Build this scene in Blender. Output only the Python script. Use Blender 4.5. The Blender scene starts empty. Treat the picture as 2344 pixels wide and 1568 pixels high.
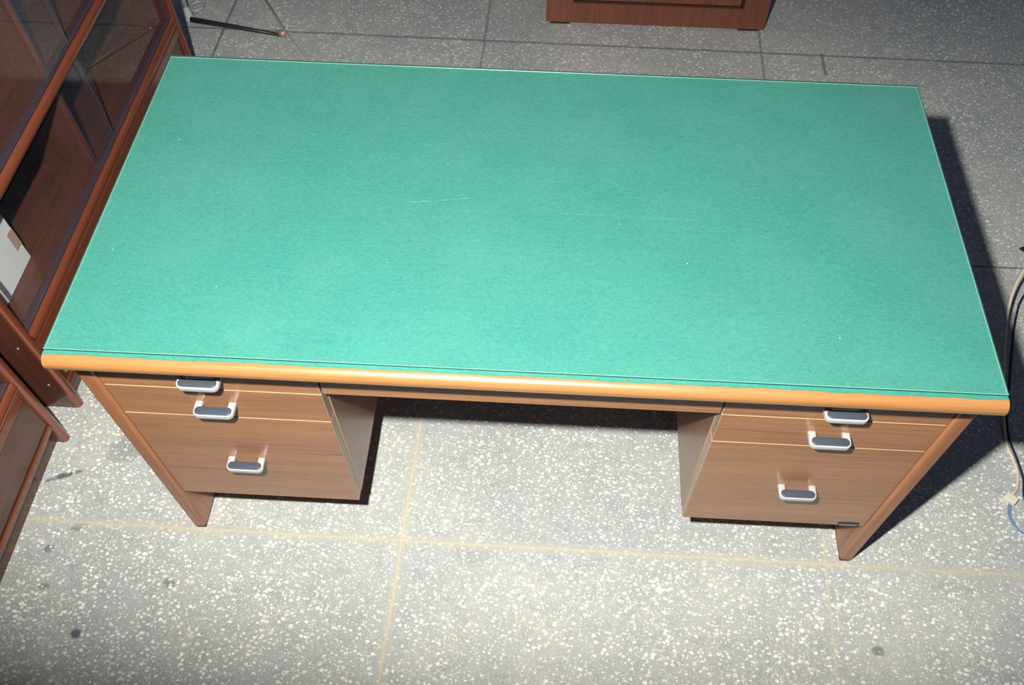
import bpy, bmesh, math, random
from mathutils import Vector, Matrix, Euler

sc = bpy.context.scene
COL = sc.collection

# ------------------------------------------------------------------ camera
cam_d = bpy.data.cameras.new('camera')
cam = bpy.data.objects.new('camera', cam_d)
COL.objects.link(cam)
A, B, CC = math.radians(33.75129431), math.radians(2.27891126), math.radians(0.85061739)
Rm = Matrix.Rotation(B, 3, 'Z') @ Matrix.Rotation(A, 3, 'X') @ Matrix.Rotation(CC, 3, 'Z')
cam.matrix_world = Matrix.Translation((0.03997, -0.71628, 1.86672)) @ Rm.to_4x4()
cam_d.sensor_fit = 'HORIZONTAL'
cam_d.sensor_width = 36.0
cam_d.lens = 36.0 * 1999.455 / 2344.0
cam_d.shift_x = -35.983 / 2344.0
cam_d.shift_y = 32.996 / 2344.0
cam_d.clip_start = 0.02
sc.camera = cam

# ------------------------------------------------------------------ light
world = bpy.data.worlds.new('room_ambient')
world.use_nodes = True
bg = world.node_tree.nodes['Background']
bg.inputs[0].default_value = (0.52, 0.61, 0.95, 1)
bg.inputs[1].default_value = 0.09
sc.world = world

def spot(name, loc, target, power, color, size, blend, radius):
    d = bpy.data.lights.new(name, 'SPOT')
    d.energy = power
    d.color = color
    d.spot_size = math.radians(size)
    d.spot_blend = blend
    d.shadow_soft_size = radius
    o = bpy.data.objects.new(name, d)
    COL.objects.link(o)
    o.location = loc
    o.rotation_euler = (Vector(target) - Vector(loc)).to_track_quat('-Z', 'Y').to_euler()
    return o
# the flash gun held above and left of the camera
# its wide reflector throws an oblong beam, broader than it is high
FL = (-0.16, -0.65, 2.0)
flash = spot('camera_flash', FL, (FL[0] + 2 * 0.04, FL[1] + 2 * 0.665, 0.0), 340, (1.0, 0.975, 0.905), 58.8, 0.8, 0.022)
flash.scale = (3.0, 1.0, 1.0)

sc.view_settings.view_transform = 'Standard'
sc.view_settings.look = 'None'
sc.view_settings.exposure = 0.0
sc.view_settings.gamma = 1.0
sc.view_settings.use_curve_mapping = False

# ------------------------------------------------------------------ node helpers
def newmat(name):
    m = bpy.data.materials.new(name)
    m.use_nodes = True
    nt = m.node_tree
    for n in list(nt.nodes):
        nt.nodes.remove(n)
    out = nt.nodes.new('ShaderNodeOutputMaterial')
    return m, nt, out

class NT:
    def __init__(s, nt):
        s.nt = nt
    def n(s, t, **kw):
        x = s.nt.nodes.new(t)
        for k, v in kw.items():
            setattr(x, k, v)
        return x
    def L(s, a, b):
        s.nt.links.new(a, b)
    def put(s, sock, v):
        if isinstance(v, bpy.types.NodeSocket):
            s.L(v, sock)
        else:
            sock.default_value = v
    def math(s, op, a, b=0.0, c=None, clamp=False):
        x = s.n('ShaderNodeMath', operation=op)
        x.use_clamp = clamp
        s.put(x.inputs[0], a)
        s.put(x.inputs[1], b)
        if c is not None:
            s.put(x.inputs[2], c)
        return x.outputs[0]
    def mix(s, f, a, b, mode='MIX'):
        x = s.n('ShaderNodeMix', data_type='RGBA', blend_type=mode)
        s.put(x.inputs[0], f)
        s.put(x.inputs[6], a)
        s.put(x.inputs[7], b)
        return x.outputs[2]
    def ramp(s, f, a, b, lo=0.0, hi=1.0, smooth=False):
        x = s.n('ShaderNodeMapRange')
        x.clamp = True
        if smooth:
            x.interpolation_type = 'SMOOTHSTEP'
        s.put(x.inputs[0], f)
        x.inputs[1].default_value = a
        x.inputs[2].default_value = b
        x.inputs[3].default_value = lo
        x.inputs[4].default_value = hi
        return x.outputs[0]
    def geopos(s):
        return s.n('ShaderNodeNewGeometry').outputs['Position']
    def mapping(s, v, scale=(1, 1, 1), loc=(0, 0, 0), rot=(0, 0, 0)):
        x = s.n('ShaderNodeMapping')
        s.L(v, x.inputs[0])
        x.inputs['Location'].default_value = loc
        x.inputs['Rotation'].default_value = rot
        x.inputs['Scale'].default_value = scale
        return x.outputs[0]
    def noise(s, v, scale, detail=3, rough=0.55, dist=0.0, col=False):
        x = s.n('ShaderNodeTexNoise')
        s.L(v, x.inputs['Vector'])
        x.inputs['Scale'].default_value = scale
        x.inputs['Detail'].default_value = detail
        x.inputs['Roughness'].default_value = rough
        x.inputs['Distortion'].default_value = dist
        return x.outputs[1 if col else 0]

def rgb(r, g, b):
    f = lambda c: (c / 255 / 12.92) if c / 255 <= 0.04045 else ((c / 255 + 0.055) / 1.055) ** 2.4
    return (f(r), f(g), f(b), 1)

def pbsdf(h, out, color, rough=0.5, spec=0.5, metal=0.0, coat=0.0, coat_rough=0.1, bump=None, bump_strength=0.1, bump_dist=0.001):
    p = h.n('ShaderNodeBsdfPrincipled')
    h.put(p.inputs['Base Color'], color)
    h.put(p.inputs['Roughness'], rough)
    p.inputs['Specular IOR Level'].default_value = spec
    p.inputs['Metallic'].default_value = metal
    p.inputs['Coat Weight'].default_value = coat
    p.inputs['Coat Roughness'].default_value = coat_rough
    if bump is not None:
        b = h.n('ShaderNodeBump')
        b.inputs['Strength'].default_value = bump_strength
        b.inputs['Distance'].default_value = bump_dist
        h.L(bump, b.inputs['Height'])
        h.L(b.outputs[0], p.inputs['Normal'])
    h.L(p.outputs[0], out.inputs[0])
    return p

def plain(name, color, rough=0.5, spec=0.5, metal=0.0, coat=0.0, vary=0.08):
    m, nt, out = newmat(name)
    h = NT(nt)
    pos = h.n('ShaderNodeTexCoord').outputs['Object']
    nz = h.noise(pos, 60, 3)
    c2 = tuple(max(0, x * (1 - vary * 2)) for x in color[:3]) + (1,)
    c1 = tuple(min(1, x * (1 + vary)) for x in color[:3]) + (1,)
    col = h.mix(nz, c2, c1)
    pbsdf(h, out, col, rough, spec, metal, coat)
    return m

def wood(name, light, dark, axis='X', rough=0.35, coat=0.5, coat_rough=0.12, contrast=1.0, fine=1.0, seed=0.0):
    """veneer or varnished wood with the grain running along one axis"""
    m, nt, out = newmat(name)
    h = NT(nt)
    pos = h.geopos()
    ax = {'X': 0, 'Y': 1, 'Z': 2}[axis]
    def sc_(along, across):
        v = [across] * 3
        v[ax] = along
        return tuple(v)
    loc = (seed, seed * 1.7, seed * 0.6)
    broad = h.noise(h.mapping(pos, sc_(0.7, 9 * fine), loc), 1.0, 4, 0.6, 0.8)
    grain = h.noise(h.mapping(pos, sc_(3.0, 130 * fine), loc), 1.0, 4, 0.65, 0.4)
    pores = h.noise(h.mapping(pos, sc_(14.0, 620 * fine), loc), 1.0, 2, 0.5)
    streak = h.ramp(h.noise(h.mapping(pos, sc_(1.6, 55 * fine), (seed + 3, 1, 2)), 1.0, 3, 0.6, 1.2), 0.56, 0.74, 0, 1, True)
    f = h.math('ADD', h.math('MULTIPLY', broad, 0.45), h.math('MULTIPLY', grain, 0.4))
    f = h.math('ADD', f, h.math('MULTIPLY', pores, 0.25))
    f = h.ramp(f, 0.36, 0.74, 0.5 - 0.5 * contrast, 0.5 + 0.5 * contrast)
    col = h.mix(f, dark, light)
    deep = tuple(x * 0.5 for x in dark[:3]) + (1,)
    col = h.mix(h.math('MULTIPLY', streak, 0.5 * contrast), col, deep)
    pbsdf(h, out, col, rough, 0.4, 0, coat, coat_rough, bump=pores, bump_strength=0.05, bump_dist=0.0006)
    return m

# ------------------------------------------------------------------ materials
DL, DD = rgb(176, 124, 82), rgb(134, 84, 52)
M = {}
M['desk_front'] = wood('desk_veneer_front', rgb(174, 126, 86), rgb(134, 90, 60), 'X', 0.36, 0.55, 0.16, 1.0)
M['desk_panel'] = wood('desk_veneer_panel', rgb(166, 110, 72), rgb(126, 80, 50), 'Z', 0.4, 0.4, 0.2, 0.9, seed=2.0)
M['desk_side'] = wood('desk_veneer_side', rgb(150, 108, 84), rgb(116, 80, 62), 'Y', 0.4, 0.5, 0.25, 0.6, seed=4.0)
M['desk_nose'] = wood('desk_edge_varnished', rgb(178, 128, 76), rgb(140, 92, 50), 'X', 0.42, 1.0, 0.27, 0.8, seed=6.0)
M['desk_under'] = wood('desk_inner_board', rgb(120, 86, 62), rgb(84, 58, 44), 'X', 0.6, 0.0, 0.3, 0.5)
M['edge_band'] = wood('pale_edge_band', rgb(196, 160, 124), rgb(160, 122, 90), 'X', 0.4, 0.3, 0.2, 0.5)
M['edge_grey'] = wood('greyish_side_edge', rgb(168, 156, 138), rgb(138, 126, 110), 'Z', 0.4, 0.3, 0.2, 0.5)
M['case_y'] = wood('bookcase_wood_lengthwise', rgb(98, 59, 45), rgb(62, 36, 30), 'Y', 0.35, 0.5, 0.12, 1.0, seed=1.0)
M['case_z'] = wood('bookcase_wood_upright', rgb(98, 58, 44), rgb(62, 36, 30), 'Z', 0.35, 0.5, 0.12, 1.0, seed=5.0)
M['case_nose'] = wood('bookcase_red_varnished_edge', rgb(128, 70, 44), rgb(92, 44, 29), 'Y', 0.28, 0.9, 0.12, 0.7, seed=7.0)
M['case_nose_z'] = wood('bookcase_red_varnished_upright_edge', rgb(134, 70, 46), rgb(98, 44, 30), 'Z', 0.28, 0.9, 0.14, 0.7, seed=8.0)
M['cab'] = wood('cabinet_red_brown_veneer', rgb(138, 80, 58), rgb(96, 54, 44), 'Z', 0.45, 0.2, 0.25, 0.9, seed=9.0)
M['cab_dark'] = plain('cabinet_dark_carcass', rgb(44, 28, 28), 0.6)
M['track'] = plain('bluish_plastic_track', rgb(74, 54, 60), 0.75, 0.2)
M['alu'] = plain('brushed_aluminium_handle', rgb(194, 196, 196), 0.36, 0.5, 0.3)
M['pad'] = plain('dark_slate_handle_grip', rgb(62, 70, 82), 0.42, 0.5)
M['rubber'] = plain('dark_foot', rgb(70, 62, 60), 0.7)
M['brass'] = plain('brass', rgb(236, 214, 140), 0.3, 0.5, 0.4)
M['card'] = plain('white_cardboard', rgb(226, 228, 224), 0.7, 0.3, vary=0.04)
M['strap'] = plain('grey_band', rgb(104, 104, 114), 0.5)
M['tape'] = plain('brown_tape', rgb(186, 160, 142), 0.4, 0.5)
M['plate'] = plain('black_plate', rgb(22, 26, 36), 0.4)
M['mark'] = plain('silver_mark', rgb(136, 150, 164), 0.4)
M['cream'] = plain('cream_plastic', rgb(222, 214, 196), 0.4)
M['cable_cream'] = plain('cream_cable_sheath', rgb(214, 204, 178), 0.45)
M['cable_dark'] = plain('navy_cable_sheath', rgb(36, 36, 62), 0.45)
M['cable_blue'] = plain('blue_wire', rgb(96, 134, 176), 0.4)
M['black_metal'] = plain('black_painted_metal', rgb(46, 40, 46), 0.45)
M['chrome'] = plain('worn_chrome', rgb(176, 172, 172), 0.45, 0.5, 0.15)
M['grey_plastic'] = plain('grey_plastic', rgb(176, 182, 184), 0.5)
M['copper'] = plain('coppery_rivet', rgb(206, 160, 140), 0.3, 0.6, 0.5)
M['steel'] = plain('screw_steel', rgb(170, 175, 185), 0.3, 0.5, 0.8)

def mat_thin_glass(name, tint, rough, haze=0.0):
    m, nt, out = newmat(name)
    h = NT(nt)
    tr = h.n('ShaderNodeBsdfTransparent')
    tr.inputs[0].default_value = tint
    gl = h.n('ShaderNodeBsdfGlossy')
    gl.inputs['Roughness'].default_value = rough
    gl.inputs[0].default_value = (1, 1, 1, 1)
    fr = h.n('ShaderNodeFresnel')
    fr.inputs[0].default_value = 1.5
    mx = h.n('ShaderNodeMixShader')
    # one reflection per entering face; leaving faces only transmit
    bf = h.n('ShaderNodeNewGeometry').outputs['Backfacing']
    h.L(h.math('MULTIPLY', h.math('MULTIPLY', fr.outputs[0], 1.0, clamp=True), h.math('SUBTRACT', 1.0, bf)), mx.inputs[0])
    h.L(tr.outputs[0], mx.inputs[1])
    h.L(gl.outputs[0], mx.inputs[2])
    last = mx.outputs[0]
    if haze:
        df = h.n('ShaderNodeBsdfDiffuse')
        df.inputs[0].default_value = (0.7, 0.75, 0.85, 1)
        m2 = h.n('ShaderNodeMixShader')
        nz = h.noise(h.geopos(), 7, 3)
        h.L(h.ramp(nz, 0.3, 0.75, haze * 0.5, haze * 1.4), m2.inputs[0])
        h.L(last, m2.inputs[1])
        h.L(df.outputs[0], m2.inputs[2])
        last = m2.outputs[0]
    h.L(last, out.inputs[0])
    return m
M['pane'] = mat_thin_glass('sliding_door_glass', (0.97, 0.98, 0.99, 1), 0.01, 0.006)
M['pane_edge'] = plain('glass_pane_ground_edge', rgb(48, 58, 78), 0.3)
M['top_glass'] = mat_thin_glass('desk_glass', (0.985, 0.995, 0.99, 1), 0.02, 0.012)
M['glass_cut'] = plain('dark_green_cut_glass', rgb(34, 78, 72), 0.2, 0.6)
M['glass_edge'] = plain('green_grey_glass_edge', rgb(122, 172, 152), 0.25, 0.7)

def mat_felt():
    m, nt, out = newmat('green_felt')
    h = NT(nt)
    pos = h.geopos()
    fib = h.noise(h.mapping(pos, (110, 330, 300)), 1.0, 6, 0.85, 0.6)
    fib2 = h.noise(h.mapping(pos, (420, 200, 300), rot=(0, 0, 0.5)), 1.0, 5, 0.8)
    cloud = h.noise(pos, 9, 5, 0.6)
    weave = h.noise(h.mapping(pos, (5, 150, 1)), 1.0, 3, 0.6)
    f = h.math('ADD', h.math('MULTIPLY', fib, 0.6), h.math('MULTIPLY', fib2, 0.4))
    f = h.ramp(f, 0.38, 0.62)
    col = h.mix(f, (0.014, 0.168, 0.132, 1), (0.050, 0.280, 0.226, 1))
    col = h.mix(h.ramp(cloud, 0.35, 0.7, 0.0, 0.16), col, (0.075, 0.31, 0.25, 1))
    col = h.mix(h.ramp(weave, 0.5, 0.8, 0.0, 0.12), col, (0.02, 0.15, 0.11, 1))
    # lint: pale specks scattered in the pile
    v = h.n('ShaderNodeTexVoronoi')
    h.L(pos, v.inputs['Vector'])
    v.inputs['Scale'].default_value = 26
    sep = h.n('ShaderNodeSeparateColor')
    h.L(v.outputs['Color'], sep.inputs[0])
    d = h.math('LESS_THAN', v.outputs['Distance'], 0.036)
    k = h.math('MULTIPLY', d, h.math('GREATER_THAN', sep.outputs[0], 0.90))
    col = h.mix(h.math('MULTIPLY', k, 0.5), col, rgb(210, 220, 190))
    # worn scratches
    sx = h.n('ShaderNodeSeparateXYZ')
    h.L(pos, sx.inputs[0])
    X, Y = sx.outputs[0], sx.outputs[1]
    def scratch(col, x0, y0, x1, y1, w, strength):
        L_ = math.hypot(x1 - x0, y1 - y0)
        ux, uy = (x1 - x0) / L_, (y1 - y0) / L_
        t = h.math('ADD', h.math('MULTIPLY', h.math('SUBTRACT', X, x0), ux), h.math('MULTIPLY', h.math('SUBTRACT', Y, y0), uy))
        s = h.math('ABSOLUTE', h.math('SUBTRACT', h.math('MULTIPLY', h.math('SUBTRACT', Y, y0), ux), h.math('MULTIPLY', h.math('SUBTRACT', X, x0), uy)))
        inside = h.math('MULTIPLY', h.math('GREATER_THAN', t, 0), h.math('LESS_THAN', t, L_))
        k = h.math('MULTIPLY', h.math('MULTIPLY', h.math('LESS_THAN', s, w), inside), h.ramp(h.noise(pos, 90, 3), 0.35, 0.6, 0, strength))
        return h.mix(k, col, rgb(206, 206, 160))
    col = scratch(col, -0.218, 0.344, -0.113, 0.360, 0.0006, 0.45)
    col = scratch(col, 0.05, 0.335, 0.30, 0.332, 0.0006, 0.14)
    p = pbsdf(h, out, col, 0.5, 0.5, 0, 0, 0.3, bump=fib, bump_strength=0.12, bump_dist=0.001)
    p.inputs['Sheen Weight'].default_value = 0.06
    return m
M['felt'] = mat_felt()

def mat_floor():
    m, nt, out = newmat('terrazzo_tiles')
    h = NT(nt)
    pos = h.geopos()
    sx = h.n('ShaderNodeSeparateXYZ')
    h.L(pos, sx.inputs[0])
    X, Y = sx.outputs[0], sx.outputs[1]
    warp = h.n('ShaderNodeVectorMath', operation='SCALE')
    wn = h.n('ShaderNodeVectorMath', operation='SUBTRACT')
    h.L(h.noise(pos, 150, 2, 0.5, 0, True), wn.inputs[0])
    wn.inputs[1].default_value = (0.5, 0.5, 0.5)
    h.L(wn.outputs[0], warp.inputs[0])
    warp.inputs['Scale'].default_value = 0.009
    wp = h.n('ShaderNodeVectorMath', operation='ADD')
    h.L(pos, wp.inputs[0])
    h.L(warp.outputs[0], wp.inputs[1])
    P = wp.outputs[0]
    dens = h.noise(pos, 4.5, 3, 0.6)
    densf = h.ramp(dens, 0.3, 0.7, 0.75, 1.2)
    def chips(scale, r0, r1, keep, stretch, rot, off):
        v = h.n('ShaderNodeTexVoronoi', voronoi_dimensions='2D')
        h.L(h.mapping(P, stretch, off, (0, 0, rot)), v.inputs['Vector'])
        v.inputs['Scale'].default_value = scale
        s = h.n('ShaderNodeSeparateColor')
        h.L(v.outputs['Color'], s.inputs[0])
        r = h.math('MULTIPLY', h.ramp(s.outputs[0], 0, 1, r0, r1), densf)
        k = h.math('GREATER_THAN', s.outputs[1], keep)
        a = h.math('SUBTRACT', r, v.outputs['Distance'])
        a = h.ramp(a, 0.0, 0.05)
        return h.math('MULTIPLY', a, k), s.outputs[2]
    c1, s1 = chips(82, 0.12, 0.42, 0.50, (1, 1.35, 1), 0.4, (0, 0, 0))
    c2, s2 = chips(140, 0.12, 0.40, 0.38, (1.4, 1, 1), 1.3, (3.1, 1.7, 0))
    c3, s3 = chips(250, 0.12, 0.42, 0.35, (1, 1.3, 1), 0.9, (5.1, 2.7, 0))
    # cement matrix, cloudy light and darker grey
    cloud = h.noise(pos, 1.7, 6, 0.62)
    mott = h.noise(pos, 22, 5, 0.7)
    fine = h.noise(pos, 240, 3, 0.7)
    base = h.mix(h.ramp(cloud, 0.32, 0.68), rgb(158, 164, 167), rgb(186, 187, 181))
    base = h.mix(h.ramp(mott, 0.45, 0.72, 0, 0.32), base, rgb(104, 114, 124))
    base = h.mix(h.ramp(fine, 0.3, 0.7, 0, 0.22), base, rgb(104, 110, 118))
    tone = h.mix(s1, rgb(206, 207, 192), rgb(236, 236, 226))
    tone2 = h.mix(s2, rgb(186, 186, 172), rgb(226, 226, 214))
    col = h.mix(h.math('MULTIPLY', c3, 0.55), base, rgb(200, 200, 188))
    col = h.mix(h.math('MULTIPLY', c2, 0.85), col, tone2)
    col = h.mix(c1, col, tone)
    # dirt marks
    wob = h.noise(pos, 38, 4, 0.7)
    def mark(col, cx, cy, rx, ry, ang, strength):
        ca, sa = math.cos(ang), math.sin(ang)
        dx, dy = h.math('SUBTRACT', X, cx), h.math('SUBTRACT', Y, cy)
        u = h.math('DIVIDE', h.math('ADD', h.math('MULTIPLY', dx, ca), h.math('MULTIPLY', dy, sa)), rx)
        w = h.math('DIVIDE', h.math('SUBTRACT', h.math('MULTIPLY', dy, ca), h.math('MULTIPLY', dx, sa)), ry)
        r = h.math('ADD', h.math('MULTIPLY', u, u), h.math('MULTIPLY', w, w))
        r = h.math('ADD', r, h.math('MULTIPLY', h.math('SUBTRACT', wob, 0.5), 3.2))
        k = h.math('MULTIPLY', h.ramp(r, 0.4, 1.1, strength, 0), h.ramp(c1, 0, 1, 1, 0.35))
        return h.mix(k, col, rgb(58, 68, 84))
    for a in [(-1.075, 0.134, 0.045, 0.008, 0.4, 0.8), (-1.0, 0.01, 0.02, 0.012, 0.3, 0.5),
              (-1.05, -0.045, 0.014, 0.010, 0.6, 0.5), (-0.925, -0.226, 0.012, 0.012, 0, 0.8),
              (-0.762, -0.109, 0.014, 0.012, 0, 0.5), (0.766, -0.171, 0.014, 0.012, 0, 0.5),
              (-1.03, -0.13, 0.014, 0.008, 0, 0.5), (-0.95, 0.22, 0.06, 0.04, 0.8, 0.3),
              (-0.1, 0.0, 0.05, 0.03, 0, 0.12)]:
        col = mark(col, *a)
    # joints between the big tiles, slightly out of parallel, slightly wavy
    wv = h.math('MULTIPLY', h.math('SUBTRACT', h.noise(pos, 5, 2), 0.5), 0.006)
    def joint(col, axis, c0, slope, w, color, lo=None, hi=None, strength=1.0):
        a, b = (X, Y) if axis == 'x' else (Y, X)
        d = h.math('SUBTRACT', h.math('ADD', a, wv), h.math('ADD', h.math('MULTIPLY', b, slope), c0))
        k = h.ramp(h.math('ABSOLUTE', d), w, w * 1.8, strength, 0)
        if lo is not None:
            k = h.math('MULTIPLY', k, h.math('GREATER_THAN', b, lo))
        if hi is not None:
            k = h.math('MULTIPLY', k, h.math('LESS_THAN', b, hi))
        return h.mix(k, col, color)
    tan, dk = rgb(198, 184, 158), rgb(84, 88, 96)
    # pale cement margin beside the front joints, then the tan joint itself
    mar = rgb(178, 176, 166)
    col = joint(col, 'x', -0.2675, 0.02, 0.009, mar, hi=0.9, strength=0.55)
    col = joint(col, 'y', 0.0165, -0.004, 0.009, mar, strength=0.55)
    col = joint(col, 'x', -0.2675, 0.02, 0.0016, tan, hi=0.9, strength=0.9)
    col = joint(col, 'x', 0.681, 0.045, 0.0014, tan, hi=0.9, strength=0.7)
    col = joint(col, 'y', 0.0165, -0.004, 0.0016, tan, strength=0.75)
    col = joint(col, 'y', 0.904, 0.0, 0.0025, dk, strength=0.7)
    col = joint(col, 'y', 1.808, -0.008, 0.0034, dk, strength=0.6)
    col = joint(col, 'x', -0.252, 0.016, 0.0028, dk, lo=0.9, strength=0.5)
    col = joint(col, 'x', 0.672, 0.021, 0.0028, dk, lo=0.9, strength=0.5)
    col = joint(col, 'x', -1.165, 0.027, 0.003, dk, lo=0.4, strength=0.7)
    col = joint(col, 'x', 1.63, 0.02, 0.003, dk, lo=0.9, strength=0.6)
    col = joint(col, 'x', 0.912, 0.0, 0.004, dk, lo=1.70, hi=1.81, strength=0.6)
    rough = h.ramp(mott, 0.3, 0.7, 0.38, 0.55)
    pbsdf(h, out, col, rough, 0.45, 0, 0, 0.2, bump=fine, bump_strength=0.05, bump_dist=0.0008)
    return m
M['floor'] = mat_floor()

# ------------------------------------------------------------------ mesh helpers
def bx(bm, x0, x1, y0, y1, z0, z1, bevel=0.0, seg=2, mi=0):
    vs = [bm.verts.new((x, y, z)) for z in (z0, z1) for y in (y0, y1) for x in (x0, x1)]
    quads = [(0, 2, 3, 1), (4, 5, 7, 6), (0, 1, 5, 4), (2, 6, 7, 3), (0, 4, 6, 2), (1, 3, 7, 5)]
    fs = []
    for q in quads:
        f = bm.faces.new([vs[i] for i in q])
        f.material_index = mi
        fs.append(f)
    if bevel > 0:
        es = list({e for f in fs for e in f.edges})
        r = bmesh.ops.bevel(bm, geom=es, offset=bevel, segments=seg, profile=0.5, affect='EDGES')
        for f in r['faces']:
            f.material_index = mi
    return bm

def extrude_profile(bm, pts, axis, a0, a1, mi=0, caps=True):
    """pts: closed 2D profile in the two remaining axes (in x,y,z order), swept along axis"""
    def mk(p, a):
        if axis == 'x': return (a, p[0], p[1])
        if axis == 'y': return (p[0], a, p[1])
        return (p[0], p[1], a)
    r0 = [bm.verts.new(mk(p, a0)) for p in pts]
    r1 = [bm.verts.new(mk(p, a1)) for p in pts]
    n = len(pts)
    for i in range(n):
        j = (i + 1) % n
        f = bm.faces.new((r0[i], r0[j], r1[j], r1[i]))
        f.material_index = mi
    if caps:
        bm.faces.new(r0[::-1]).material_index = mi
        bm.faces.new(r1).material_index = mi
    bmesh.ops.recalc_face_normals(bm, faces=bm.faces[:])
    return bm

def tube(bm, pts, r, seg=10, mi=0, taper=None):
    pts = [Vector(p) for p in pts]
    rings = []
    up = Vector((0, 0, 1))
    for i, p in enumerate(pts):
        t = (pts[min(i + 1, len(pts) - 1)] - pts[max(i - 1, 0)]).normalized()
        ref = up if abs(t.z) < 0.95 else Vector((1, 0, 0))
        s = t.cross(ref).normalized()
        u = s.cross(t).normalized()
        rr = r if taper is None else r + (taper - r) * i / (len(pts) - 1)
        rings.append([bm.verts.new(p + (s * math.cos(2 * math.pi * k / seg) + u * math.sin(2 * math.pi * k / seg)) * rr) for k in range(seg)])
    for a, b in zip(rings, rings[1:]):
        for k in range(seg):
            f = bm.faces.new((a[k], a[(k + 1) % seg], b[(k + 1) % seg], b[k]))
            f.smooth = True
            f.material_index = mi
    bm.faces.new(rings[0][::-1]).material_index = mi
    bm.faces.new(rings[-1]).material_index = mi
    bmesh.ops.recalc_face_normals(bm, faces=bm.faces[:])
    return bm

def smooth_path(pts, n=8):
    pts = [Vector(p) for p in pts]
    out = []
    P = [pts[0] * 2 - pts[1]] + pts + [pts[-1] * 2 - pts[-2]]
    for i in range(1, len(P) - 2):
        for k in range(n):
            t = k / n
            a, b, c, d = P[i - 1], P[i], P[i + 1], P[i + 2]
            out.append(0.5 * ((2 * b) + (c - a) * t + (2 * a - 5 * b + 4 * c - d) * t * t + (3 * b - a - 3 * c + d) * t ** 3))
    out.append(pts[-1])
    return out

def ball(bm, c, r, sx=1, sy=1, sz=1):
    bmesh.ops.create_uvsphere(bm, u_segments=20, v_segments=12, radius=r, matrix=Matrix.Translation(c) @ Matrix.Diagonal((sx, sy, sz, 1)))
    for f in bm.faces: f.smooth = True
    return bm

def world_of(o):
    v = Vector((0, 0, 0))
    while o is not None:
        v += Vector(o.location)
        o = o.parent
    return v

def part(name, bm, mats, parent=None, smooth_angle=None, label=None):
    """bm is in world coordinates; links it as ONE mesh object under parent"""
    off = world_of(parent) if parent else Vector((0, 0, 0))
    bmesh.ops.translate(bm, verts=bm.verts[:], vec=-off)
    me = bpy.data.meshes.new(name)
    bm.to_mesh(me)
    bm.free()
    if not isinstance(mats, (list, tuple)):
        mats = [mats]
    for m in mats:
        me.materials.append(m)
    o = bpy.data.objects.new(name, me)
    COL.objects.link(o)
    o.parent = parent
    if smooth_angle:
        for p in me.polygons:
            p.use_smooth = True
        try:
            me.set_sharp_from_angle(angle=math.radians(smooth_angle))
        except Exception:
            pass
    if label:
        o['label'] = label
    return o

def thing(name, loc, label, cat, group=None):
    o = bpy.data.objects.new(name, None)
    COL.objects.link(o)
    o.location = loc
    o.empty_display_size = 0.05
    tag(o, label, cat, group)
    return o

def tag(o, label, cat, group=None):
    o['label'] = label
    o['category'] = cat
    if group:
        o['group'] = group

# ------------------------------------------------------------------ floor
bm = bmesh.new()
bx(bm, -5, 5, -3.5, 6, -0.05, 0.0)
fl = part('floor', bm, M['floor'])
fl['kind'] = 'structure'

# ------------------------------------------------------------------ desk
W2, D, YP, YD, TP = 0.7364, 0.709, 0.0238, 0.0315, 0.0262
ZT, ZB = 0.745, 0.713
XI = W2 - TP
desk = thing('office_desk', (0, 0.35, 0), 'wide brown wooden pedestal desk with a green glass-covered top and six drawers', 'desk')

# wooden top with a half-round front edge
r = (ZT - ZB) / 2
pts = [(D, ZT), (D, ZB)]
for k in range(0, 17):
    a = -math.pi / 2 - math.pi * k / 16
    pts.append((-0.003 + r * math.cos(a), ZB + r + r * math.sin(a)))
bm = bmesh.new()
extrude_profile(bm, pts, 'x', -W2 - 0.0005, W2 + 0.0005)
part('desktop', bm, M['desk_nose'], desk, 30)

# felt sheet with a raggedly cut front edge
random.seed(4)
bm = bmesh.new()
N = 420
fr, bk = [], []
off = 0
for i in range(N + 1):
    x = -W2 + 2 * W2 * i / N
    off = off * 0.86 + random.uniform(-1, 1) * 0.0005
    yy = -0.0045 + off + random.uniform(-1, 1) * 0.00025
    fr.append([bm.verts.new((x, yy, z)) for z in (ZT + 0.0001, ZT + 0.0009)])
    bk.append([bm.verts.new((x, D - 0.001, z)) for z in (ZT + 0.0001, ZT + 0.0009)])
for i in range(N):
    bm.faces.new((fr[i][1], fr[i + 1][1], bk[i + 1][1], bk[i][1]))
    bm.faces.new((fr[i][0], bk[i][0], bk[i + 1][0], fr[i + 1][0]))
    bm.faces.new((fr[i][0], fr[i + 1][0], fr[i + 1][1], fr[i][1]))
    bm.faces.new((bk[i][0], bk[i][1], bk[i + 1][1], bk[i + 1][0]))
bm.faces.new((fr[0][0], fr[0][1], bk[0][1], bk[0][0]))
bm.faces.new((fr[N][0], bk[N][0], bk[N][1], fr[N][1]))
part('felt_cover', bm, M['felt'], desk, label='green felt sheet with a ragged front edge')

# sheet of glass over it (ground edges are a second material)
bm = bmesh.new()
bx(bm, -W2, W2, 0.002, D, ZT + 0.0011, ZT + 0.0058, 0.0007, 1, 0)
bm.normal_update()
for f in bm.faces:
    f.material_index = 0 if abs(f.normal.z) > 0.9 else (2 if abs(f.normal.z) < 0.1 else 1)
part('glass_top', bm, [M['top_glass'], M['glass_edge'], M['glass_cut']], desk, label='clear glass sheet over the felt')

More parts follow.
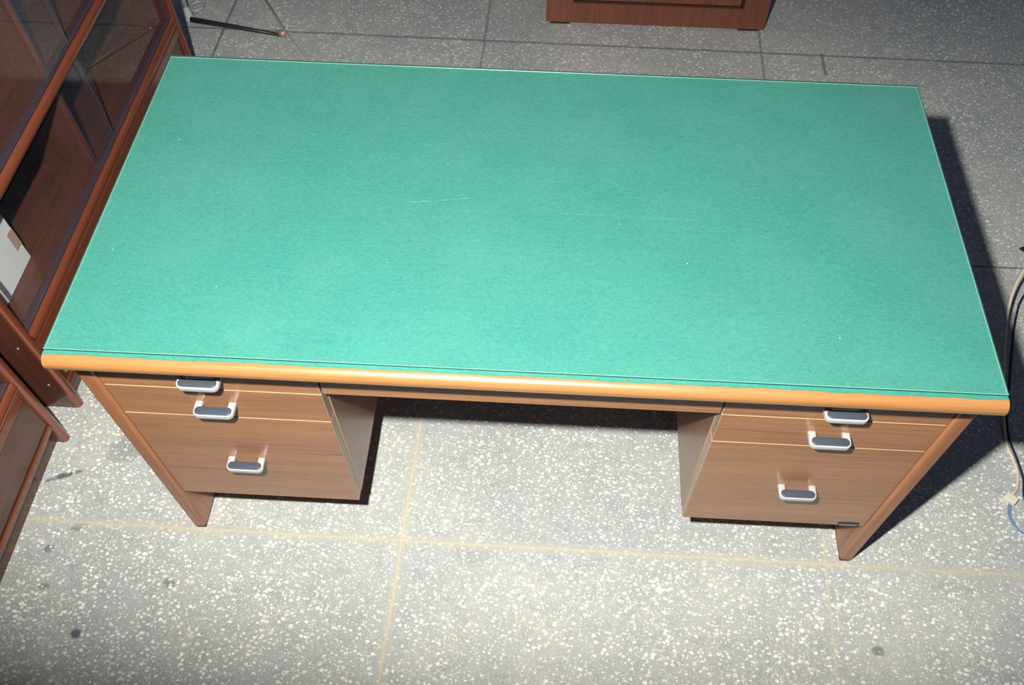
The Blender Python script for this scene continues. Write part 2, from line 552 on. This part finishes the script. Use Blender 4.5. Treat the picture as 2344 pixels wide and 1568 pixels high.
# side panels: front edge with a stepped, rounded profile
def side_panel(s):
    xo, xi = W2, XI
    n = 8
    prof = []
    def P(x, y): prof.append((s * x, y))
    P(xo, D - 0.01)
    ro = 0.003
    for k in range(n + 1):
        a = math.pi / 2 * k / n
        P(xo - ro + ro * math.cos(a), YP + ro - ro * math.sin(a))
    # inner third is a round lipping
    xl = xi + 0.0105
    P(xl + 0.0006, YP)
    P(xl, YP + 0.0012)
    P(xl - 0.0006, YP + 0.0003)
    ri = 0.0085
    for k in range(n + 1):
        a = math.pi / 2 + math.pi / 2 * k / n
        P(xi + ri + ri * math.cos(a), YP + 0.0003 + ri - ri * math.sin(a))
    P(xi, D - 0.01)
    b = bmesh.new()
    extrude_profile(b, prof, 'z', 0.010, ZB - 0.0005)
    o = part('side_panel', b, M['desk_panel'], desk, 35)
    b = bmesh.new()
    bx(b, min(s * (xi + .002), s * (xo - .002)), max(s * (xi + .002), s * (xo - .002)), YP + 0.0005, D - 0.012, 0.0, 0.010, 0.001, 1)
    part('foot_strip', b, M['rubber'], o, label='dark foot strip under the panel')
side_panel(-1)
side_panel(1)

# pedestals
KL, KR = 0.3378, 0.3365
ZBOT = 0.177
def board_mats(b, front_axis=1, sign=-1):
    b.normal_update()
    for f in b.faces:
        n = f.normal
        f.material_index = 0 if n[front_axis] * sign > 0.8 else (2 if abs(n.x) > 0.8 else 1)

def make_handle(cx, cz, drawer):
    w, leg, h, proj = 0.0352, 0.0125, 0.0105, 0.0305
    y1, y0 = YD, YD - proj
    n = 7
    ro, ri = 0.011, 0.005
    prof = [(-w, y1), (-w, y0 + ro)]
    for k in range(1, n + 1):
        a = math.pi + math.pi / 2 * k / n
        prof.append((-w + ro + ro * math.cos(a), y0 + ro + ro * math.sin(a)))
    for k in range(0, n + 1):
        a = -math.pi / 2 + math.pi / 2 * k / n
        prof.append((w - ro + ro * math.cos(a), y0 + ro + ro * math.sin(a)))
    prof.append((w, y1))
    prof.append((w - leg, y1))
    yb = y0 + 0.0150
    for k in range(0, n + 1):
        a = -math.pi / 2 * k / n
        prof.append((w - leg - ri + ri * math.cos(a), yb + ri + ri * math.sin(a)))
    for k in range(0, n + 1):
        a = -math.pi / 2 - math.pi / 2 * k / n
        prof.append((-w + leg + ri + ri * math.cos(a), yb + ri + ri * math.sin(a)))
    prof.append((-w + leg, y1))
    b = bmesh.new()
    extrude_profile(b, [(cx + p[0], p[1]) for p in prof], 'z', cz - h / 2, cz + h / 2)
    es = [e for e in b.edges if abs(e.verts[0].co.z - e.verts[1].co.z) < 1e-6]
    bmesh.ops.bevel(b, geom=es, offset=0.0016, segments=2, profile=0.5, affect='EDGES')
    part('handle', b, M['alu'], drawer, 40, label='white metal loop handle')
    # dark stadium-shaped grip let into the top of the bar
    b = bmesh.new()
    hl, rr, yc = 0.0242, 0.0078, y0 + 0.0106
    st = []
    for k in range(13):
        a = -math.pi / 2 + math.pi * k / 12
        st.append((cx + hl + rr * math.cos(a), yc + rr * math.sin(a)))
    for k in range(13):
        a = math.pi / 2 + math.pi * k / 12
        st.append((cx - hl + rr * math.cos(a), yc + rr * math.sin(a)))
    extrude_profile(b, st, 'z', cz - h / 2 + 0.001, cz + h / 2 + 0.0022)
    es = [e for e in b.edges if e.verts[0].co.z > cz + h / 2 + 0.002 and e.verts[1].co.z > cz + h / 2 + 0.002]
    bmesh.ops.bevel(b, geom=es, offset=0.0018, segments=3, profile=0.5, affect='EDGES')
    part('handle_grip', b, M['pad'], drawer, 40, label='dark grey grip on the handle')

T = 0.022
for s, K, hx in ((-1, KL, -0.5290), (1, KR, 0.5262)):
    xa, xb = sorted((s * K, s * (XI - 0.0008)))
    # box of the pedestal
    b = bmesh.new()
    ya, yb_ = YD + T + 0.001, 0.60
    sx0 = s * (K - 0.0016)
    bx(b, *sorted((sx0, sx0 + s * 0.018)), ya, yb_, ZBOT + 0.002, ZB - 0.001, 0.0005, 1)      # inner side
    bx(b, *sorted((s * (XI - 0.017), s * (XI - 0.0006))), ya, yb_, ZBOT + 0.002, ZB - 0.001)   # outer side
    bx(b, xa + 0.017, xb - 0.017, ya, yb_, ZBOT + 0.002, ZBOT + 0.014)                         # bottom
    bx(b, xa + 0.017, xb - 0.017, yb_ - 0.01, yb_, ZBOT + 0.014, ZB - 0.001)                   # back
    b.normal_update()
    for f in b.faces:
        f.material_index = 1 if f.normal.y < -0.7 else 0
    part('pedestal_box', b, [M['desk_side'], M['edge_band']], desk)
    for (z0, z1, hz) in ((0.6035, 0.7095, 0.6470), (0.5105, 0.6008, 0.5570), (ZBOT, 0.5075, 0.3490)):
        b = bmesh.new()
        bx(b, xa, xb, YD, YD + T, z0, z1, 0.0007, 1)
        board_mats(b)
        dr = part('drawer', b, [M['desk_front'], M['edge_band'], M['edge_grey']], desk)
        make_handle(hx, hz, dr)
        if s == 1 and z0 == ZBOT:
            b = bmesh.new()
            bx(b, 0.655, 0.697, YD - 0.0012, YD - 0.0001, 0.1775, 0.1925, 0.0004, 1)
            np_ = part('name_plate', b, M['plate'], dr, label='small black plate with worn silver marks')
            random.seed(9)
            x = 0.6582
            while x < 0.693:
                wdt = random.uniform(0.0014, 0.003)
                bx_h = random.uniform(0.004, 0.0065)
                if 'bmk' not in globals() or bmk is None:
                    bmk = bmesh.new()
                bx(bmk, x, x + wdt, YD - 0.0015, YD - 0.0012, 0.1795, 0.1795 + bx_h)
                x += wdt + random.uniform(0.0003, 0.0012)
            bx(bmk, 0.658, 0.693, YD - 0.00145, YD - 0.0012, 0.1808, 0.1822)

# silver marks of the plate belong to the right lower drawer beside the plate
part('plate_marks', bmk, M['mark'], np_.parent)

# centre apron / pencil drawer over the knee hole
b = bmesh.new()
bx(b, -KL + 0.004, KR - 0.0035, YD + 0.0, YD + T, 0.6045, 0.7095, 0.0007, 1)
board_mats(b)
part('apron', b, [M['desk_front'], M['edge_band'], M['edge_grey']], desk)
b = bmesh.new()
bx(b, -KL + 0.0, KR - 0.0, YD + T + 0.001, 0.55, 0.612, 0.700)
part('centre_drawer_box', b, M['desk_under'], desk)
b = bmesh.new()
bx(b, -XI + 0.0005, XI - 0.0005, 0.640, 0.656, 0.30, ZB - 0.001)
part('back_panel', b, M['desk_side'], desk)
# small brass pin under the left end of the top
b = bmesh.new()
tube(b, [(-0.7190, -0.0050, 0.7140), (-0.7190, -0.0050, 0.6990)], 0.0030, 12)
part('pin', b, M['brass'], desk, label='small brass pin under the left end of the top')

# ------------------------------------------------------------------ bookcases with sliding glass
def rounded_front(b, axis, x_front, x_back, c0, c1, a0, a1, mi_body=0, mi_nose=1, rad=None):
    """board running along axis ('y' shelf, 'z' upright) with a half-round front (towards +x)"""
    t = (c1 - c0)
    rr = t / 2 if rad is None else rad
    n = 10
    prof = []
    for k in range(n + 1):
        a = -math.pi / 2 + math.pi * k / n
        prof.append((x_front - rr + rr * math.cos(a), (c0 + c1) / 2 + t / 2 * math.sin(a)))
    prof.append((x_back, c1))
    prof.append((x_back, c0))
    bb = bmesh.new()
    if axis == 'y':
        extrude_profile(bb, prof, 'y', a0, a1)
    else:
        extrude_profile(bb, prof, 'z', a0, a1)
    bb.normal_update()
    for f in bb.faces:
        c = f.calc_center_median()
        f.material_index = mi_nose if (c.x > x_front - rr - 0.001 and f.normal.x > 0.02) else mi_body
    me = bpy.data.meshes.new('tmp')
    bb.to_mesh(me)
    bb.free()
    b.from_mesh(me)
    bpy.data.meshes.remove(me)
    return b

XF, XB = -1.098, -1.415
TOP = 1.40
def bookcase(y0, y1, zoff, label, group, slide):
    root = thing('glass_bookcase', (-1.26, (y0 + y1) / 2, 0), label, 'bookcase', group)
    tk = 0.0235
    for ya in (y0, y1 - tk):
        b = bmesh.new()
        rounded_front(b, 'z', XF, XB, ya, ya + tk, 0.0, TOP, rad=0.011)
        sp = part('side_panel', b, [M['case_z'], M['case_nose_z']], root, 50)
        if ya == y0:
            for sx_, sz_ in ((-1.134, 0.255), (-1.134, 0.103)):
                b = bmesh.new()
                bmesh.ops.create_cone(b, cap_ends=True, segments=14, radius1=0.0038, radius2=0.003, depth=0.0016,
                    matrix=Matrix.Translation((sx_, y0 - 0.0008, sz_)) @ Matrix.Rotation(math.pi / 2, 4, 'X'))
                part('screw', b, M['steel'], sp, label='steel screw head')
    yi0, yi1 = y0 + tk + 0.0003, y1 - tk - 0.0003
    zs = [0.248 + zoff, 0.532 + zoff, 0.816 + zoff, 1.10 + zoff]
    tz = 0.028
    for z in zs:
        b = bmesh.new()
        rounded_front(b, 'y', XF - 0.002, XB + 0.011, z, z + tz, yi0, yi1, rad=0.012)
        sh = part('shelf', b, [M['case_y'], M['case_nose']], root, 50)
        # grooved track for the glass on the shelf
        b = bmesh.new()
        for xo in (-1.1140, -1.1225, -1.1310):
            bx(b, xo - 0.0009, xo + 0.0009, yi0, yi1, z + tz - 0.001, z + tz + 0.0028)
        bx(b, -1.1319, -1.1131, yi0, yi1, z + tz - 0.0008, z + tz + 0.0010)
        part('glass_track', b, M['track'], sh)
    b = bmesh.new()
    rounded_front(b, 'y', XF - 0.002, XB, TOP - 0.028, TOP - 0.0002, yi0, yi1, rad=0.012)
    part('top_board', b, [M['case_y'], M['case_nose']], root, 50)
    b = bmesh.new()
    bx(b, XB, XB + 0.010, yi0, yi1, 0.05, TOP - 0.0285)
    part('back_panel', b, M['case_y'], root)
    # base: framed front board with bead, and a recessed plinth
    b = bmesh.new()
    zt = zs[0] - 0.0005
    bx(b, -1.126, -1.110, yi0, yi1, 0.066, zt)
    bx(b, -1.1102, -1.1045, yi0, yi1, zt - 0.028, zt - 0.001, 0.002, 2, 1)
    bx(b, -1.1102, -1.1045, yi0, yi1, 0.066, 0.084, 0.0025, 2, 1)
    part('base_board', b, [M['case_y'], M['case_nose']], root)
    b = bmesh.new()
    bx(b, -1.142, -1.126, yi0, yi1, 0.0, 0.0655)
    part('plinth', b, M['case_y'], root)
    # middle divider and two sliding panes for each compartment
    ym = y0 + (y1 - y0) * 0.463
    for z, zn in zip(zs, zs[1:] + [TOP - 0.028]):
        b = bmesh.new()
        bx(b, XB + 0.0105, -1.136, ym, ym + 0.016, z + tz + 0.0003, zn - 0.0003, 0.001, 1)
        b.normal_update()
        for f in b.faces:
            f.material_index = 1 if f.normal.x > 0.7 else 0
        part('divider', b, [M['case_z'], M['case_nose_z']], root)
        for (xa, g0, g1) in ((-1.1180, yi0 + 0.001, ym + 0.113), (-1.1270, ym + 0.006, yi1 - 0.001)):
            b = bmesh.new()
            bx(b, xa - 0.002, xa + 0.002, g0, g1, z + tz + 0.0014, zn - 0.0008)
            b.normal_update()
            for f in b.faces:
                f.material_index = 0 if abs(f.normal.x) > 0.8 else 1
            part('glass_door', b, [M['pane'], M['pane_edge']], root, label='clear sliding glass pane')
    return root
G = 'glass-fronted bookcases'
bookcase(0.316, 1.503, 0.0, 'dark brown glass-fronted bookcase beside the left end of the desk, holding a white box', G, 0)
bookcase(-0.944, 0.243, -0.012, 'dark brown glass-fronted bookcase at lower left, nearer the camera than the desk', G, 0)

# white box on the lowest shelf
ZS = 0.2765
wb = thing('white_box', (-1.24, 0.46, ZS), 'white cardboard box with a strip of brown tape, lying inside the bookcase behind glass', 'box')
b = bmesh.new()
bx(b, -1.315, -1.185, 0.345, 0.5625, ZS, 0.421, 0.002, 2)
part('carton', b, M['card'], wb)
b = bmesh.new()
bx(b, -1.1848, -1.1838, 0.5365, 0.5615, 0.326, 0.378)
part('tape_strip', b, M['tape'], wb, label='brown tape strip')
b = bmesh.new()
bx(b, -1.1848, -1.1834, 0.428, 0.442, ZS + 0.0005, 0.420)  # upright dark grey stripe across the carton's front face
part('band', b, M['strap'], wb, label='dark grey band')

# ------------------------------------------------------------------ cabinet standing behind the desk
cab = thing('wooden_cabinet', (0.354, 2.1, 0), 'red-brown wooden cabinet with grooved front, on the floor behind the desk', 'cabinet')
cx0, cx1, cy = -0.019, 0.727, 1.915
H1 = 0.80
b = bmesh.new()
# framed door: outer frame, routed groove, flat field
gx0, gx1, gz0, gz1 = 0.072, 0.642, 0.084, H1 - 0.09
zb = 0.010
bx(b, cx0, gx0, cy, cy + 0.020, zb, H1)
bx(b, gx1, cx1, cy, cy + 0.020, zb, H1)
bx(b, gx0, gx1, cy, cy + 0.020, zb, gz0)
bx(b, gx0, gx1, cy, cy + 0.020, gz1, H1)
gw = 0.011
bx(b, gx0 + gw, gx1 - gw, cy + 0.001, cy + 0.020, gz0 + gw, gz1 - gw, 0.0015, 2)
part('door', b, M['cab'], cab)
b = bmesh.new()
for (a0, a1, z0, z1) in ((gx0, gx1, gz0, gz0 + gw), (gx0, gx1, gz1 - gw, gz1), (gx0, gx0 + gw, gz0 + gw, gz1 - gw), (gx1 - gw, gx1, gz0 + gw, gz1 - gw)):
    bx(b, a0, a1, cy + 0.012, cy + 0.019, z0, z1)
bead = 0.0035
for (a0, a1, z0, z1) in ((gx0 + .004, gx1 - .004, gz0 + .004, gz0 + .004 + bead), (gx1 - .004 - bead, gx1 - .004, gz0 + .004, gz1 - .004), (gx0 + .004, gx0 + .004 + bead, gz0 + .004, gz1 - .004)):
    bx(b, a0, a1, cy + 0.005, cy + 0.013, z0, z1)
part('groove', b, M['cab_dark'], cab, label='dark routed groove around the door field')
b = bmesh.new()
bx(b, cx0 + 0.003, cx1 - 0.003, cy + 0.0215, cy + 0.38, zb, H1 - 0.004, 0.002, 1)
part('carcass', b, M['cab_dark'], cab)
for fx in (-0.005, 0.64):
    for fy in (cy + 0.004, cy + 0.31):
        b = bmesh.new()
        bx(b, fx, fx + 0.068, fy, fy + 0.05, 0.0, zb)
        part('foot', b, M['cab_dark'], cab)

# ------------------------------------------------------------------ metal stand on the floor at the top left
st = thing('metal_stand', (-1.24, 1.86, 0), 'metal stand with black bar and thin rod on the floor behind the desk', 'stand')
b = bmesh.new()
tube(b, [(-1.232, 1.842, 0.013), (-1.06, 1.808, 0.014), (-0.905, 1.776, 0.014)], 0.0095, 10, 0, 0.0055)
part('bar', b, M['black_metal'], st, label='black flat bar')
b = bmesh.new()
ball(b, (-0.902, 1.780, 0.020), 0.0135, 1.1, 1, 0.9)
part('pivot', b, M['copper'], st, label='coppery pivot knob')
b = bmesh.new()
tube(b, [(-1.080, 2.075, 0.045), (-0.897, 1.785, 0.030), (-0.745, 1.575, 0.006)], 0.0034, 8)
part('rod', b, M['chrome'], st, label='thin chrome rod')
b = bmesh.new()
tube(b, smooth_path([(-1.243, 1.858, 0.0), (-1.244, 1.862, 0.018), (-1.250, 1.872, 0.040)], 4), 0.020, 14, 0, 0.010)
part('foot', b, M['grey_plastic'], st, label='pale grey plastic foot')
b = bmesh.new()
tube(b, [(-1.2505, 1.873, 0.033), (-1.275, 1.925, 0.25), (-1.30, 1.98, 0.48)], 0.008, 12)
part('pole', b, M['grey_plastic'], st)
b = bmesh.new()
ring = [(-1.232 + 0.020 * math.cos(t), 1.918 + 0.026 * math.sin(t), 0.012) for t in [2 * math.pi * k / 24 for k in range(25)]]
tube(b, ring, 0.0042, 8)
part('loop', b, M['grey_plastic'], st, label='small grey loop beside the foot')

# ------------------------------------------------------------------ cables on the right
b = bmesh.new()
path = smooth_path([(1.50, 1.02, 0.17), (1.36, 0.905, 0.150), (1.263, 0.792, 0.112), (1.222, 0.706, 0.080), (1.198, 0.596, 0.045), (1.176, 0.460, 0.014),
                    (1.160, 0.350, 0.004), (1.1645, 0.302, 0.0035), (1.1655, 0.262, 0.0035), (1.153, 0.224, 0.005), (1.139, 0.2085, 0.008)], 8)
tube(b, path, 0.0036, 10)
o = part('cable', b, M['cable_cream'])
tag(o, 'cream cable right of the desk, ending at a small connector', 'cable')
b = bmesh.new()
tube(b, smooth_path([(1.52, 0.96, 0.03), (1.40, 0.87, 0.016), (1.318, 0.800, 0.006), (1.274, 0.712, 0.0035), (1.240, 0.610, 0.003), (1.205, 0.500, 0.003), (1.180, 0.420, 0.003), (1.170, 0.355, 0.003), (1.1745, 0.30, 0.003),
                     (1.1755, 0.25, 0.003), (1.166, 0.205, 0.003), (1.168, 0.160, 0.003), (1.20, 0.10, 0.003), (1.28, 0.05, 0.003)], 8), 0.0028, 8)
o = part('cable', b, M['cable_dark'])
tag(o, 'thin dark navy cable on the floor beside the cream cable', 'cable')
plug = thing('connector_block', (1.128, 0.193, 0), 'small white connector block on the floor with two blue wires coming out', 'connector')
b = bmesh.new()
bx(b, -0.014, 0.014, -0.0095, 0.0095, 0.0, 0.017, 0.0015, 2)
bmesh.ops.rotate(b, verts=b.verts[:], cent=(0, 0, 0), matrix=Matrix.Rotation(-0.75, 3, 'Z'))
bmesh.ops.translate(b, verts=b.verts[:], vec=(1.128, 0.193, 0))
part('block', b, M['cream'], plug)
for dx, dy in ((0, 0), (0.005, 0.002)):
    b = bmesh.new()
    tube(b, smooth_path([(1.124 + dx, 0.183, 0.006), (1.119 + dx, 0.165, 0.004), (1.1185 + dx, 0.148, 0.0022), (1.124 + dx * .8, 0.130, 0.0022), (1.133 + dx * .4, 0.117, 0.0022),
                         (1.150, 0.108 + dy, 0.0022), (1.20, 0.095 + dy, 0.0022)], 7), 0.0017, 8)
    part('wire', b, M['cable_blue'], plug, label='thin blue wire')
# small dark tangle
b = bmesh.new()
random.seed(3)
pp = [(1.352 + random.uniform(0, 0.05), 0.955 + random.uniform(-0.014, 0.018), 0.004 + random.uniform(0, 0.012)) for _ in range(14)]
tube(b, smooth_path(pp, 6), 0.0024, 6)
o = part('wire_tangle', b, M['cable_dark'])
tag(o, 'small dark tangle of wire on the floor at the right edge of the picture', 'wire')
